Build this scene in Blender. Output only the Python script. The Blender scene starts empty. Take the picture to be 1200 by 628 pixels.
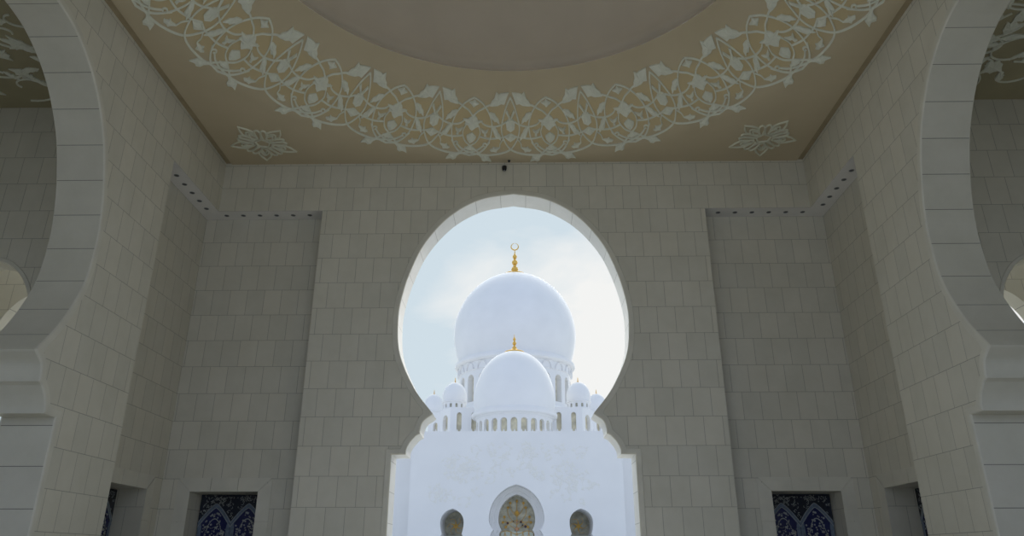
import bpy, math, random
from math import sin, cos, pi, radians as R, hypot, atan2
random.seed(7)
SC = bpy.context.scene
COL = SC.collection
CY = 8.36          # centre of the square hall (y); x centre is 0
HW = 6.735         # half width
YB = 15.0          # face of the wall with the big arch
YN = 2*CY - YB     # face of the near wall
ZC = 10.25         # flat ceiling height
ROW = 0.5864; TILE = 0.386; Z0 = 9.618
ND = 0.45          # corner recess depth
ZR = Z0 - ROW      # recess soffit height

# ------------------------------------------------------------------ helpers
def prop(o, label=None, cat=None, group=None, kind=None):
    if label: o['label'] = label
    if cat: o['category'] = cat
    if group: o['group'] = group
    if kind: o['kind'] = kind
    return o

def empty(name, loc, label=None, cat=None, group=None, rz=0.0):
    o = bpy.data.objects.new(name, None)
    COL.objects.link(o); o.location = loc; o.rotation_euler = (0, 0, rz)
    o.empty_display_size = 0.2
    return prop(o, label, cat, group)

class MB:
    """collects faces of one mesh"""
    def __init__(s): s.v = []; s.f = []; s.m = []; s.uv = {}
    def add(s, vs, fs, mi=0, uvs=None):
        b = len(s.v); s.v += [tuple(v) for v in vs]
        for k, f in enumerate(fs):
            if uvs: s.uv[len(s.f)] = uvs[k]
            s.f.append(tuple(i + b for i in f)); s.m.append(mi)
    def quad(s, a, b, c, d, mi=0): s.add([a, b, c, d], [(0, 1, 2, 3)], mi)
    def box(s, x0, x1, y0, y1, z0, z1, mi=0):
        v = [(x, y, z) for z in (z0, z1) for y in (y0, y1) for x in (x0, x1)]
        s.add(v, [(0, 2, 3, 1), (4, 5, 7, 6), (0, 1, 5, 4), (2, 6, 7, 3), (0, 4, 6, 2), (1, 3, 7, 5)], mi)
    def lathe(s, prof, c=(0, 0, 0), n=48, mi=0, cap=False):
        vs = []
        for (r, z) in prof:
            for k in range(n):
                a = 2*pi*k/n; vs.append((c[0] + r*cos(a), c[1] + r*sin(a), c[2] + z))
        fs = []
        for i in range(len(prof) - 1):
            for k in range(n):
                k2 = (k + 1) % n
                fs.append((i*n + k, i*n + k2, (i + 1)*n + k2, (i + 1)*n + k))
        if cap: fs.append(tuple(range(n - 1, -1, -1))); fs.append(tuple((len(prof) - 1)*n + k for k in range(n)))
        s.add(vs, fs, mi)
    def build(s, name, mats, parent=None, smooth=False, recalc=False):
        me = bpy.data.meshes.new(name); me.from_pydata(s.v, [], s.f)
        if not isinstance(mats, (list, tuple)): mats = [mats]
        for m in mats: me.materials.append(m)
        me.polygons.foreach_set('material_index', s.m)
        if smooth: me.polygons.foreach_set('use_smooth', [True]*len(s.f))
        if s.uv:
            l = me.uv_layers.new(name='UVMap')
            for pi_, p in enumerate(me.polygons):
                if pi_ in s.uv:
                    for k, li in enumerate(p.loop_indices): l.data[li].uv = s.uv[pi_][k]
        if recalc:
            import bmesh
            bm = bmesh.new(); bm.from_mesh(me); bmesh.ops.recalc_face_normals(bm, faces=bm.faces); bm.to_mesh(me); bm.free()
        me.update()
        o = bpy.data.objects.new(name, me); COL.objects.link(o)
        if parent: o.parent = parent
        return o

def struct(o): return prop(o, kind='structure')

def crom(P, n=6, closed=False):
    """Catmull-Rom through 2D/3D points"""
    out = []; N = len(P)
    rng = range(N) if closed else range(N - 1)
    for i in rng:
        if closed: p0, p1, p2, p3 = P[(i-1) % N], P[i], P[(i+1) % N], P[(i+2) % N]
        else:
            p1, p2 = P[i], P[i+1]
            p0 = P[i-1] if i > 0 else tuple(2*a - b for a, b in zip(p1, p2))
            p3 = P[i+2] if i + 2 < N else tuple(2*b - a for a, b in zip(p1, p2))
        for k in range(n):
            t = k/n
            out.append(tuple(.5*((2*b) + (-a + c)*t + (2*a - 5*b + 4*c - d)*t*t + (-a + 3*b - 3*c + d)*t**3)
                             for a, b, c, d in zip(p0, p1, p2, p3)))
    if not closed: out.append(tuple(P[-1]))
    return out

# ------------------------------------------------------------------ materials
def newmat(name):
    m = bpy.data.materials.new(name); m.use_nodes = True
    nt = m.node_tree; b = nt.nodes['Principled BSDF']
    return m, nt, b
def N(nt, t, **kw):
    n = nt.nodes.new(t)
    for k, v in kw.items():
        if hasattr(n, k): setattr(n, k, v)
        else: n.inputs[k].default_value = v
    return n
def mixc(nt, fac, a, b, mode='MIX'):
    n = nt.nodes.new('ShaderNodeMix'); n.data_type = 'RGBA'; n.blend_type = mode
    for sock, val in ((n.inputs[0], fac), (n.inputs[6], a), (n.inputs[7], b)):
        if isinstance(val, bpy.types.NodeSocket): nt.links.new(val, sock)
        else: sock.default_value = val if not isinstance(val, tuple) else (*val, 1)[:4]
    return n.outputs[2]
def mathn(nt, op, a, b=0.0, c=None):
    n = nt.nodes.new('ShaderNodeMath'); n.operation = op
    for sock, val in zip(n.inputs, (a, b) if c is None else (a, b, c)):
        if isinstance(val, bpy.types.NodeSocket): nt.links.new(val, sock)
        else: sock.default_value = val
    return n.outputs[0]
def ramp(nt, fac, stops):
    n = nt.nodes.new('ShaderNodeValToRGB'); nt.links.new(fac, n.inputs[0])
    e = n.color_ramp.elements
    while len(e) < len(stops): e.new(.5)
    for el, (p, c) in zip(e, stops): el.position = p; el.color = (*c, 1)
    return n.outputs[0]

def plain(name, col, rough=.6, var=.05, scale=3., metal=0., bump=0., spec=.3):
    m, nt, b = newmat(name)
    tc = N(nt, 'ShaderNodeTexCoord'); nz = N(nt, 'ShaderNodeTexNoise'); nz.inputs['Scale'].default_value = scale
    nz.inputs['Detail'].default_value = 6
    nt.links.new(tc.outputs['Object'], nz.inputs['Vector'])
    lo = tuple(max(0, c*(1 - var)) for c in col); hi = tuple(min(1, c*(1 + var)) for c in col)
    nt.links.new(ramp(nt, nz.outputs['Fac'], [(.3, lo), (.7, hi)]), b.inputs['Base Color'])
    b.inputs['Roughness'].default_value = rough; b.inputs['Metallic'].default_value = metal
    b.inputs['Specular IOR Level'].default_value = spec
    if bump:
        bp = N(nt, 'ShaderNodeBump'); bp.inputs['Strength'].default_value = bump; bp.inputs['Distance'].default_value = .01
        nt.links.new(nz.outputs['Fac'], bp.inputs['Height']); nt.links.new(bp.outputs[0], b.inputs['Normal'])
    return m

def stone(name, c1, c2, joint, uvmode=False, bw=TILE, rh=ROW, mortar=.0045, shift=0.0):
    m, nt, b = newmat(name)
    tc = N(nt, 'ShaderNodeTexCoord')
    br = N(nt, 'ShaderNodeTexBrick'); br.offset = .5; br.offset_frequency = 2; br.squash = 1
    br.inputs['Scale'].default_value = 1; br.inputs['Mortar Size'].default_value = mortar
    br.inputs['Mortar Smooth'].default_value = .3; br.inputs['Bias'].default_value = 0
    br.inputs['Brick Width'].default_value = bw; br.inputs['Row Height'].default_value = rh
    br.inputs['Color1'].default_value = (*c1, 1); br.inputs['Color2'].default_value = (*c2, 1)
    br.inputs['Mortar'].default_value = (*joint, 1)
    if uvmode:
        nt.links.new(tc.outputs['UV'], br.inputs['Vector'])
    else:
        sp = N(nt, 'ShaderNodeSeparateXYZ'); nt.links.new(tc.outputs['Object'], sp.inputs[0])
        ge = N(nt, 'ShaderNodeNewGeometry'); sn = N(nt, 'ShaderNodeSeparateXYZ'); nt.links.new(ge.outputs['True Normal'], sn.inputs[0])
        isx = mathn(nt, 'GREATER_THAN', mathn(nt, 'ABSOLUTE', sn.outputs[0]), .6)
        u = mathn(nt, 'ADD', mathn(nt, 'MULTIPLY', sp.outputs[1], isx),
                  mathn(nt, 'MULTIPLY', sp.outputs[0], mathn(nt, 'SUBTRACT', 1., isx)))
        u = mathn(nt, 'ADD', u, TILE*(.5 + 60) + shift)
        v = mathn(nt, 'ADD', sp.outputs[2], -Z0 + 20*ROW)
        cb = N(nt, 'ShaderNodeCombineXYZ'); nt.links.new(u, cb.inputs[0]); nt.links.new(v, cb.inputs[1])
        nt.links.new(cb.outputs[0], br.inputs['Vector'])
    nz = N(nt, 'ShaderNodeTexNoise'); nz.inputs['Scale'].default_value = 1.7; nz.inputs['Detail'].default_value = 8
    nz.inputs['Roughness'].default_value = .65
    nt.links.new(tc.outputs['Object'], nz.inputs['Vector'])
    tint = ramp(nt, nz.outputs['Fac'], [(.3, (.90, .90, .88)), (.72, (1.0, 1.0, 1.0))])
    col = mixc(nt, 1.0, br.outputs['Color'], tint, 'MULTIPLY')
    nt.links.new(col, b.inputs['Base Color'])
    b.inputs['Roughness'].default_value = .45; b.inputs['Specular IOR Level'].default_value = .35
    bp = N(nt, 'ShaderNodeBump'); bp.inputs['Strength'].default_value = .5; bp.inputs['Distance'].default_value = .004
    nt.links.new(mathn(nt, 'SUBTRACT', 1., br.outputs['Fac']), bp.inputs['Height'])
    nt.links.new(bp.outputs[0], b.inputs['Normal'])
    return m

M = {}
M['stone'] = stone('limestone_cladding', (.745, .705, .60), (.69, .66, .565), (.34, .32, .265))
M['reveal'] = stone('limestone_voussoirs', (.68, .65, .55), (.65, .62, .53), (.22, .21, .18), uvmode=True, bw=ROW, rh=8., mortar=.006)
M['reveal_white'] = stone('white_marble_voussoirs', (.86, .86, .85), (.83, .83, .82), (.45, .45, .44), uvmode=True, bw=ROW, rh=8., mortar=.006)
M['band'] = plain('limestone_moulding', (.71, .68, .585), .45, .06, 2.5, spec=.35)
M['soffit'] = plain('pale_soffit_stone', (.84, .81, .77), .5, .04, 2.5)
M['floor'] = stone('white_marble_paving', (.80, .79, .76), (.76, .75, .72), (.5, .49, .46), bw=1.2, rh=1.2)
M['fascia'] = plain('brown_plaster', (.40, .32, .20), .7, .08, 4)
M['relief'] = plain('ivory_stucco', (.76, .76, .64), .65, .05, 6)
M['star'] = plain('ivory_star_stucco', (.74, .73, .59), .65, .05, 6)
M['dome_in'] = plain('taupe_plaster', (.64, .555, .445), .75, .05, .8)
M['black'] = plain('black_plastic', (.015, .015, .017), .35, .1, 5)
M['grey'] = plain('grey_metal', (.32, .33, .34), .4, .05, 5)
M['hole'] = plain('dark_lamp_well', (.10, .096, .09), .5, .1, 5)
M['marble'] = plain('white_marble', (.86, .855, .85), .5, .025, .25, spec=.3)
M['inlay'] = plain('pale_marble_inlay', (.845, .835, .80), .5, .02, 1.5)
M['gold'] = plain('gilded_metal', (.80, .50, .12), .42, .12, 3., metal=.55)
M['glass'] = plain('olive_etched_glass', (.44, .42, .32), .3, .35, 1.6, spec=.5)
M['glass_side'] = plain('amber_etched_glass', (.66, .60, .44), .35, .25, .9, spec=.4)
M['glass_pale'] = plain('pale_green_glass', (.62, .68, .60), .2, .1, 1.2, spec=.5)
M['navy'] = plain('navy_tile', (.012, .016, .085), .25, .25, 9, spec=.5)
M['navy_dark'] = plain('dark_tile', (.012, .016, .03), .25, .3, 12, spec=.5)
M['tile_blue'] = plain('blue_grey_tile', (.13, .17, .23), .3, .3, 20, spec=.5)
M['tile_white'] = plain('cream_tile', (.36, .38, .36), .3, .25, 18, spec=.5)
M['plum'] = plain('plum_glass', (.10, .06, .09), .3, .2, 4)
M['rose'] = plain('rose_glass', (.75, .42, .25), .3, .2, 4)

# ceiling plaster: warm beige, slightly more golden ground inside the garland ring
def ceiling_mat():
    m, nt, b = newmat('beige_ceiling_plaster')
    tc = N(nt, 'ShaderNodeTexCoord'); sp = N(nt, 'ShaderNodeSeparateXYZ'); nt.links.new(tc.outputs['Object'], sp.inputs[0])
    r = mathn(nt, 'SQRT', mathn(nt, 'ADD', mathn(nt, 'POWER', sp.outputs[0], 2.), mathn(nt, 'POWER', mathn(nt, 'SUBTRACT', sp.outputs[1], CY), 2.)))
    a = N(nt, 'ShaderNodeMapRange'); a.interpolation_type = 'SMOOTHSTEP'
    a.inputs[1].default_value = 5.15; a.inputs[2].default_value = 5.45; nt.links.new(r, a.inputs[0])
    c = N(nt, 'ShaderNodeMapRange'); c.interpolation_type = 'SMOOTHSTEP'
    c.inputs[1].default_value = 6.12; c.inputs[2].default_value = 6.4; nt.links.new(r, c.inputs[0])
    f = mathn(nt, 'MULTIPLY', a.outputs[0], mathn(nt, 'SUBTRACT', 1., c.outputs[0]))
    nz = N(nt, 'ShaderNodeTexNoise'); nz.inputs['Scale'].default_value = 1.1; nz.inputs['Detail'].default_value = 7
    nt.links.new(tc.outputs['Object'], nz.inputs['Vector'])
    base = ramp(nt, nz.outputs['Fac'], [(.3, (.55, .46, .31)), (.7, (.59, .495, .34))])
    col = mixc(nt, mathn(nt, 'MULTIPLY', f, .6), base, (.64, .50, .26))
    nt.links.new(col, b.inputs['Base Color']); b.inputs['Roughness'].default_value = .7
    b.inputs['Specular IOR Level'].default_value = .2
    return m
M['ceil'] = ceiling_mat()
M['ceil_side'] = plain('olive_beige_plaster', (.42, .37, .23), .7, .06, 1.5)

# ------------------------------------------------------------------ arch profile (half, from apex to neck)
UP = [(0, 9.42), (.75, 9.275), (1.42, 8.87), (1.95, 8.23), (2.25, 7.55), (2.42, 6.9), (2.465, 6.35), (2.385, 5.65), (2.05, 4.93), (1.64, 4.40)]
up = crom(UP[:], 6)
LOB1 = crom([(1.66, 4.375), (1.83, 4.245), (1.885, 4.08), (1.885, 3.995)], 5)
LOB2 = crom([(1.965, 3.955), (2.075, 3.83), (2.145, 3.69), (2.15, 3.585)], 5)
HALF = up + LOB1 + LOB2 + [(2.44, 3.58), (2.44, 0.0)]
FULL = [(-x, z) for x, z in reversed(HALF)] + HALF[1:]          # left foot -> apex -> right foot

def offset(P, d):
    out = []; n = len(P); nr = []
    for i in range(n-1):
        tx, tz = P[i+1][0]-P[i][0], P[i+1][1]-P[i][1]; L = hypot(tx, tz) or 1
        nr.append((-tz/L, tx/L))
    for i in range(n):
        a = nr[max(0, i-1)]; b = nr[min(n-2, i)]
        mx, mz = a[0]+b[0], a[1]+b[1]; L = hypot(mx, mz) or 1; mx, mz = mx/L, mz/L
        k = min(1.5, 1/max(.3, mx*a[0]+mz*a[1]))
        out.append((P[i][0] + mx*d*k, P[i][1] + mz*d*k))
    return out

def scaled_arch(cx, s, dz, z_ref=6.35):
    return [(cx + x*s, max(0.0, (z - z_ref)*s + dz) if z > 0 else 0.0) for x, z in FULL]

def wall_with_arch(name, put, s0, s1, top, prof, thick, mats, extra=None, back=True):
    """put(s, z, d) -> xyz ; prof runs left foot..right foot in (s,z)"""
    mb = MB()
    ap = max(range(len(prof)), key=lambda i: prof[i][1])
    for d in ((0, thick) if back else (0,)):
        L = [(s0, 0)] + prof[:ap+1] + [(prof[ap][0], top), (s0, top)]
        Rr = [(s1, 0), (s1, top), (prof[ap][0], top)] + prof[ap:]
        for P in (L, Rr):
            mb.add([put(a, b, d) for a, b in P], [tuple(range(len(P)))])
    nl = len(LOB1) + len(LOB2); nh = len(HALF); k_ = 120*ROW
    dist = [0.0]*len(prof)
    for i in range(ap+1, len(prof)): dist[i] = dist[i-1] + hypot(prof[i][0]-prof[i-1][0], prof[i][1]-prof[i-1][1])
    for i in range(ap-1, -1, -1): dist[i] = dist[i+1] + hypot(prof[i][0]-prof[i+1][0], prof[i][1]-prof[i+1][1])
    for i in range(len(prof)-1):
        a, b = prof[i], prof[i+1]; q = min(abs(i-ap), abs(i+1-ap))
        if q < len(up)-1: acc, l = k_+dist[i], dist[i+1]-dist[i]
        elif q < nh-2: acc, l = k_+.3*ROW, 1e-4
        else: acc, l = k_ + a[1]-Z0, b[1]-a[1]
        mb.add([put(*a, 0), put(*b, 0), put(*b, thick), put(*a, thick)], [(0, 1, 2, 3)], 1,
               [[(acc, .1), (acc+l, .1), (acc+l, thick+.1), (acc, thick+.1)]])
    for (a, b) in (((s0, top), (s1, top)), ((s0, 0), (s0, top)), ((s1, 0), (s1, top))):
        mb.quad(put(*a, 0), put(*b, 0), put(*b, thick), put(*a, thick))
    return struct(mb.build(name, mats))

def arch_band(name, put, prof, w=.12, d0=-.022):
    """flat moulding with softened edges around an arch"""
    mb = MB(); O = offset(prof, w); sec = []
    def dseg(p, a, b):
        vx, vz = b[0]-a[0], b[1]-a[1]; L2 = vx*vx+vz*vz or 1e-9
        t = max(0, min(1, ((p[0]-a[0])*vx+(p[1]-a[1])*vz)/L2)); return hypot(p[0]-a[0]-t*vx, p[1]-a[1]-t*vz)
    n = len(prof); good = [min(dseg(O[i], prof[j], prof[j+1]) for j in range(n-1)) > w*.985 for i in range(n)]
    i = 0
    while i < n:
        if good[i]: i += 1; continue
        j = i
        while j < n and not good[j]: j += 1
        a = O[max(0, i-1)]; b = O[min(n-1, j)]; m = ((a[0]+b[0])/2, (a[1]+b[1])/2)
        for k in range(i, j): O[k] = m
        i = j
    for k in range(len(prof)):
        o, i = O[k], prof[k]
        lerp = lambda t: (o[0]+(i[0]-o[0])*t, o[1]+(i[1]-o[1])*t)
        sec.append([put(*o, .004), put(*lerp(.02), d0*.7), put(*lerp(.10), d0), put(*lerp(.80), d0), put(*lerp(.94), d0*.6), put(*i, .0)])
    n = len(sec[0]); vs = [v for s in sec for v in s]
    fs = [(k*n+j, k*n+j+1, (k+1)*n+j+1, (k+1)*n+j) for k in range(len(sec)-1) for j in range(n-1)]
    mb.add(vs, fs)
    return struct(mb.build(name, M['band'], smooth=False))

# ------------------------------------------------------------------ the hall
ZT = ZC + .35
def put_back(s, z, d): return (s, YB + d, z)
def put_near(s, z, d): return (s, YN - d, z)
def put_left(s, z, d): return (-HW - d, s, z)
def put_right(s, z, d): return (HW + d, s, z)
TH = .62; THS = .77

# back wall: pier with the arch, upper band, corner recesses
PIL = 4.35
wb = wall_with_arch('wall_back', put_back, -PIL, PIL, ZT, FULL, TH, [M['stone'], M['reveal_white']], back=True)
def recess_back(name, sg):
    """the recessed corner bay of the end wall, sg=-1 left, +1 right, with its window hole"""
    mb = MB(); X = lambda v: sg*v
    yr = YB + ND; xo = HW + ND
    mb.quad((X(PIL), YB, ZR), (X(HW), YB, ZR), (X(HW), YB, ZT), (X(PIL), YB, ZT))            # upper wall
    mb.quad((X(PIL), YB, ZR), (X(HW), YB, ZR), (X(xo), yr, ZR), (X(PIL), yr, ZR), 1)            # soffit
    mb.quad((X(PIL), YB, 0), (X(PIL), yr, 0), (X(PIL), yr, ZR), (X(PIL), YB, ZR))            # cheek
    w0, w1, wz = 5.19, 6.58, 2.915
    mb.quad((X(PIL), yr, 0), (X(w0), yr, 0), (X(w0), yr, wz), (X(PIL), yr, wz))
    mb.quad((X(w1), yr, 0), (X(xo), yr, 0), (X(xo), yr, wz), (X(w1), yr, wz))
    mb.quad((X(PIL), yr, wz), (X(xo), yr, wz), (X(xo), yr, ZR), (X(PIL), yr, ZR))
    dp = .62
    mb.quad((X(w0), yr, wz), (X(w1), yr, wz), (X(w1), yr+dp, wz), (X(w0), yr+dp, wz))
    for w in (w0, w1): mb.quad((X(w), yr, 0), (X(w), yr+dp, 0), (X(w), yr+dp, wz), (X(w), yr, wz))
    mb.quad((X(w0), yr+dp, 0), (X(w1), yr+dp, 0), (X(w1), yr+dp, wz), (X(w0), yr+dp, wz))
    # outer sheet behind
    mb.quad((X(PIL), YB+1.3, 0), (X(9), YB+1.3, 0), (X(9), YB+1.3, ZT), (X(PIL), YB+1.3, ZT))
    mb.quad((X(PIL), YB+TH, 0), (X(PIL), YB+1.3, 0), (X(PIL), YB+1.3, ZT), (X(PIL), YB+TH, ZT))
    return struct(mb.build(name, [M['stone'], M['soffit']]))
recess_back('wall_back_left_corner', -1); recess_back('wall_back_right_corner', 1)
YS = 12.70    # where the side recess starts
def recess_side(name, sg):
    mb = MB(); X = lambda v: sg*v
    xr = HW + ND; yo = YB + ND
    mb.quad((X(HW), YS, ZR), (X(HW), YB, ZR), (X(HW), YB, ZT), (X(HW), YS, ZT))
    mb.quad((X(HW), YS, ZR), (X(HW), YB, ZR), (X(xr), yo, ZR), (X(xr), YS, ZR), 1)
    mb.quad((X(HW), YS, 0), (X(xr), YS, 0), (X(xr), YS, ZR), (X(HW), YS, ZR))
    w0, w1, wz = 13.43, 14.84, 2.915
    mb.quad((X(xr), YS, 0), (X(xr), w0, 0), (X(xr), w0, wz), (X(xr), YS, wz))
    mb.quad((X(xr), w1, 0), (X(xr), yo, 0), (X(xr), yo, wz), (X(xr), w1, wz))
    mb.quad((X(xr), YS, wz), (X(xr), yo, wz), (X(xr), yo, ZR), (X(xr), YS, ZR))
    dp = .62
    mb.quad((X(xr), w0, wz), (X(xr), w1, wz), (X(xr+dp), w1, wz), (X(xr+dp), w0, wz))
    for w in (w0, w1): mb.quad((X(xr), w, 0), (X(xr+dp), w, 0), (X(xr+dp), w, wz), (X(xr), w, wz))
    mb.quad((X(xr+dp), w0, 0), (X(xr+dp), w1, 0), (X(xr+dp), w1, wz), (X(xr+dp), w0, wz))
    return struct(mb.build(name, [M['stone'], M['soffit']]))
recess_side('wall_left_corner', -1); recess_side('wall_right_corner', 1)
SIDE = [(s + CY, z) for s, z in FULL]
wall_with_arch('wall_left', put_left, YN, YS, ZT, SIDE, THS, [M['stone'], M['reveal']])
wall_with_arch('wall_right', put_right, YN, YS, ZT, SIDE, THS, [M['stone'], M['reveal']])
mb = MB()      # unseen near side, opened wide to brighten the hall; piers and beam frame it
mb.box(-HW, -5.6, YN-TH, YN, 0, ZT); mb.box(5.6, HW, YN-TH, YN, 0, ZT); mb.box(-5.6, 5.6, YN-TH, YN, 9.6, ZT)
struct(mb.build('wall_near', M['stone']))
# mouldings around the arches
arch_band('trim_1', put_back, FULL)
arch_band('trim_2', lambda s, z, d: (s, YB+TH-d, z), FULL)
arch_band('trim_3', put_left, SIDE); arch_band('trim_4', lambda s, z, d: (-HW-THS+d, s, z), SIDE)
arch_band('trim_5', put_right, SIDE); arch_band('trim_6', lambda s, z, d: (HW+THS-d, s, z), SIDE)

# floor of the hall and the open courtyard beyond
mb = MB(); mb.box(-14, 14, YN-TH, YB+1.3, -.3, 0); struct(mb.build('floor', M['floor']))
mb = MB(); mb.box(-160, 160, YB+1.3, 330, -.4, -.02); mb.box(-160, 160, -120, YN-TH, -.4, -.02)
mb.box(-160, -14, YN-TH, YB+1.3, -.4, -.02); mb.box(14, 160, YN-TH, YB+1.3, -.4, -.02)
struct(mb.build('floor_courtyard', M['floor']))

# ------------------------------------------------------------------ ceiling with cove and shallow dome
R0, RIM = 6.6, 4.64
def zcove(r): return ZC + (.489*(R0 - r)**1.18 if r < R0 else 0.0)
mb = MB(); NT = 144
ang = [2*pi*k/NT for k in range(NT)]
rs = [RIM + (R0-RIM)*i/14 for i in range(15)]
rows = []
for r in rs: rows.append([(r*cos(a), CY + r*sin(a), zcove(r)) for a in ang])
hx, hy = 6.6, YB-CY+.01
def sq(a):
    c, s = cos(a), sin(a)
    t = min(hx/abs(c) if abs(c) > 1e-6 else 1e9, hy/abs(s) if abs(s) > 1e-6 else 1e9)
    return (t*c, CY+t*s, ZC)
rows.append([sq(a) for a in ang])
vs = [v for r in rows for v in r]
fs = [(i*NT+k, i*NT+(k+1) % NT, (i+1)*NT+(k+1) % NT, (i+1)*NT+k) for i in range(len(rows)-1) for k in range(NT)]
mb.add(vs, fs)
ce = struct(mb.build('ceiling', M['ceil'], smooth=True))
# corners of the square
mb = MB()
for sx in (-1, 1):
    for sy in (-1, 1):
        c = (sx*hx, CY+sy*hy, ZC)
        a0 = atan2(sy*hy, sx*hx) % (2*pi); k = int(a0/(2*pi)*NT)
        mb.add([sq(ang[k]), sq(ang[(k+1) % NT]), c], [(0, 1, 2)])
for sx in (-1, 1):      # vertical edge of the panel and the brown border strip beside the wall
    mb.quad((sx*hx, YN, ZC), (sx*hx, YB, ZC), (sx*hx, YB, ZC+.03), (sx*hx, YN, ZC+.03), 1)
    mb.quad((sx*hx, YN, ZC+.03), (sx*hx, YB, ZC+.03), (sx*(HW+.02), YB, ZC+.03), (sx*(HW+.02), YN, ZC+.03), 1)
struct(mb.build('ceiling_edge', [M['ceil'], M['fascia']]))
mb = MB()
zr = zcove(RIM)
prof = [(RIM, zr), (RIM+.03, zr+.03), (RIM+.05, zr+.12)]
for k in range(0, 19):
    a = k/18*pi/2; prof.append((max(.001, (RIM+.05)*cos(a)), zr+.12+2.3*sin(a)))
mb.lathe(prof, (0, CY, 0), 96); struct(mb.build('ceiling_dome', M['dome_in'], smooth=True))

# ------------------------------------------------------------------ stucco garland on the cove
NREP = 21; PER = 360/NREP; PH = -.45       # degrees, measured from +y towards +x
def cove_pt(aa, r, h):
    t = R(aa + PH); return (r*sin(t), r*cos(t), zcove(r) - ZC - h)
def ribbon(mb, P, w=.036, h=.028, put=None, taper=False):
    """raised stem along (x,r) points given in metres-ish plane; put(u,v,h)"""
    n = len(P); vs = []
    for i in range(n):
        a = P[max(0, i-1)]; b = P[min(n-1, i+1)]
        tx, tz = b[0]-a[0], b[1]-a[1]; L = hypot(tx, tz) or 1
        nx, nz = -tz/L, tx/L
        ww = w*(1 - .6*i/(n-1)) if taper else w
        for (o, hh) in ((-.5, -.004), (-.46, .6), (-.2, 1), (.2, 1), (.46, .6), (.5, -.004)):
            vs.append(put(P[i][0]+nx*o*ww, P[i][1]+nz*o*ww, hh*h if hh > 0 else hh))
    fs = [(i*6+j, i*6+j+1, (i+1)*6+j+1, (i+1)*6+j) for i in range(n-1) for j in range(5)]
    fs += [(0, 1, 2, 3, 4, 5), tuple((n-1)*6+5-j for j in range(6))]
    mb.add(vs, fs)
def blade(mb, P, h, put, mi=0):
    """raised, softly domed ornament with outline P (list of u,v)"""
    n = len(P); cx = sum(p[0] for p in P)/n; cz = sum(p[1] for p in P)/n
    vs = [put(*p, -.004) for p in P] + [put(*p, h*.55) for p in P]
    vs += [put(cx+(p[0]-cx)*.66, cz+(p[1]-cz)*.66, h*(1.0 if k % 2 else .72)) for k, p in enumerate(P)] + [put(cx, cz, h*1.15)]
    fs = []
    for i in range(n):
        j = (i+1) % n
        fs += [(i, j, n+j, n+i), (n+i, n+j, 2*n+j, 2*n+i), (2*n+i, 2*n+j, 3*n)]
    mb.add(vs, fs, mi)
sym = lambda H: H + [(u, -v) for u, v in reversed(H) if v > 1e-6]
TULIP = sym([(0, 0), (.10, .09), (.22, .14), (.36, .30), (.58, .34), (.98, .50), (.86, .26), (.90, .12), (1.02, 0)])
TULIP2 = sym([(0, 0), (.12, .12), (.2, .42), (.42, .30), (.6, .42), (.7, .24), (1.0, 0)])
PALM = sym([(0, 0), (.22, .16), (.42, .32), (.38, .56), (.60, .42), (.70, .50), (.74, .30), (.92, .28), (.90, .12), (1.08, 0)])
BUD = sym([(0, 0), (.15, .24), (.45, .40), (.72, .36), (.80, .44), (.88, .22), (1.0, 0)])
DIAM = sym([(0, 0), (.28, .14), (.48, .52), (.66, .16), (1, 0)])
WIDE = sym([(0, 0), (.3, .35), (.25, .95), (.55, .5), (1, 0)])
YB_ = sym([(0, .05), (.45, .10), (.62, .42), (.85, .40), (.80, .14), (1.0, 0)])
LEAF = [(0, 0), (.12, .10), (.28, .22), (.36, .16), (.5, .27), (.58, .18), (.78, .24), (1.0, .10), (.8, -.02), (.6, -.10), (.4, -.16), (.18, -.10)]
SPF = sym([(0, 0), (.10, .22), (.40, .32), (.55, .26), (.62, .36), (.74, .20), (.98, .34), (.9, .16), (1.25, .26), (1.05, .06), (.85, 0)])
STAR4 = sym([(0, 0), (.34, .16), (.38, .46), (.6, .2), (1, 0)])

def place(shape, a, r, ang_, size, wid=1., flip=1):
    """ornament at (a deg, r m); ang_ 0 = outwards (+r), 90 = towards +a ; returns list in (metres tangential, r)"""
    out = []
    ca, sa = cos(R(ang_)), sin(R(ang_))
    for u, v in shape:
        v *= wid*flip; du = (u*ca - v*sa)*size; dv = (u*sa + v*ca)*size
        out.append((R(a)*r + dv, r + du))
    return out
def put_cove(u, v, h, off=0.):          # u = tangential metres (at its own radius), v = radius
    return cove_pt(math.degrees(u/v) + off, v, h)
def deg_pts(P, n=6, mirror=1, about=None):
    Q = crom(P, n); out = []
    for a, r in Q: out.append((R(a*mirror)*r, r))
    return out

garland = empty('stucco_garland', (0, CY, ZC), 'ring of ivory stucco vines, tulips and leaves around the shallow ceiling dome', 'ceiling relief')
H2 = PER/2
vine = MB()
spear = [(0, 5.13), (.75, 5.27), (1.4, 5.45), (1.95, 5.70), (1.9, 5.88), (1.3, 6.06), (0, 6.26), (-1.95, 6.36), (-4.35, 6.41), (-6.3, 6.41), (-8.4, 6.365), (-10.2, 6.29), (-11.3, 6.19)]
lobe = [(H2, 5.16), (7.3, 5.22), (6.1, 5.31), (4.8, 5.49), (4.15, 5.70), (4.3, 5.95), (5.05, 6.18), (6.6, 6.37), (H2, 6.44)]
swag = [(6.9, 5.62), (5.8, 5.71), (4.1, 5.745), (2.3, 5.71), (.9, 5.63)]
low = [(6.8, 5.975), (4.57, 6.015), (2.2, 5.985), (1.2, 5.96), (0, 5.90)]
tst = [(4.6, 5.285), (5.5, 5.32), (6.44, 5.375), (7.5, 5.43), (8.5, 5.53), (9.6, 5.62)]
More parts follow.
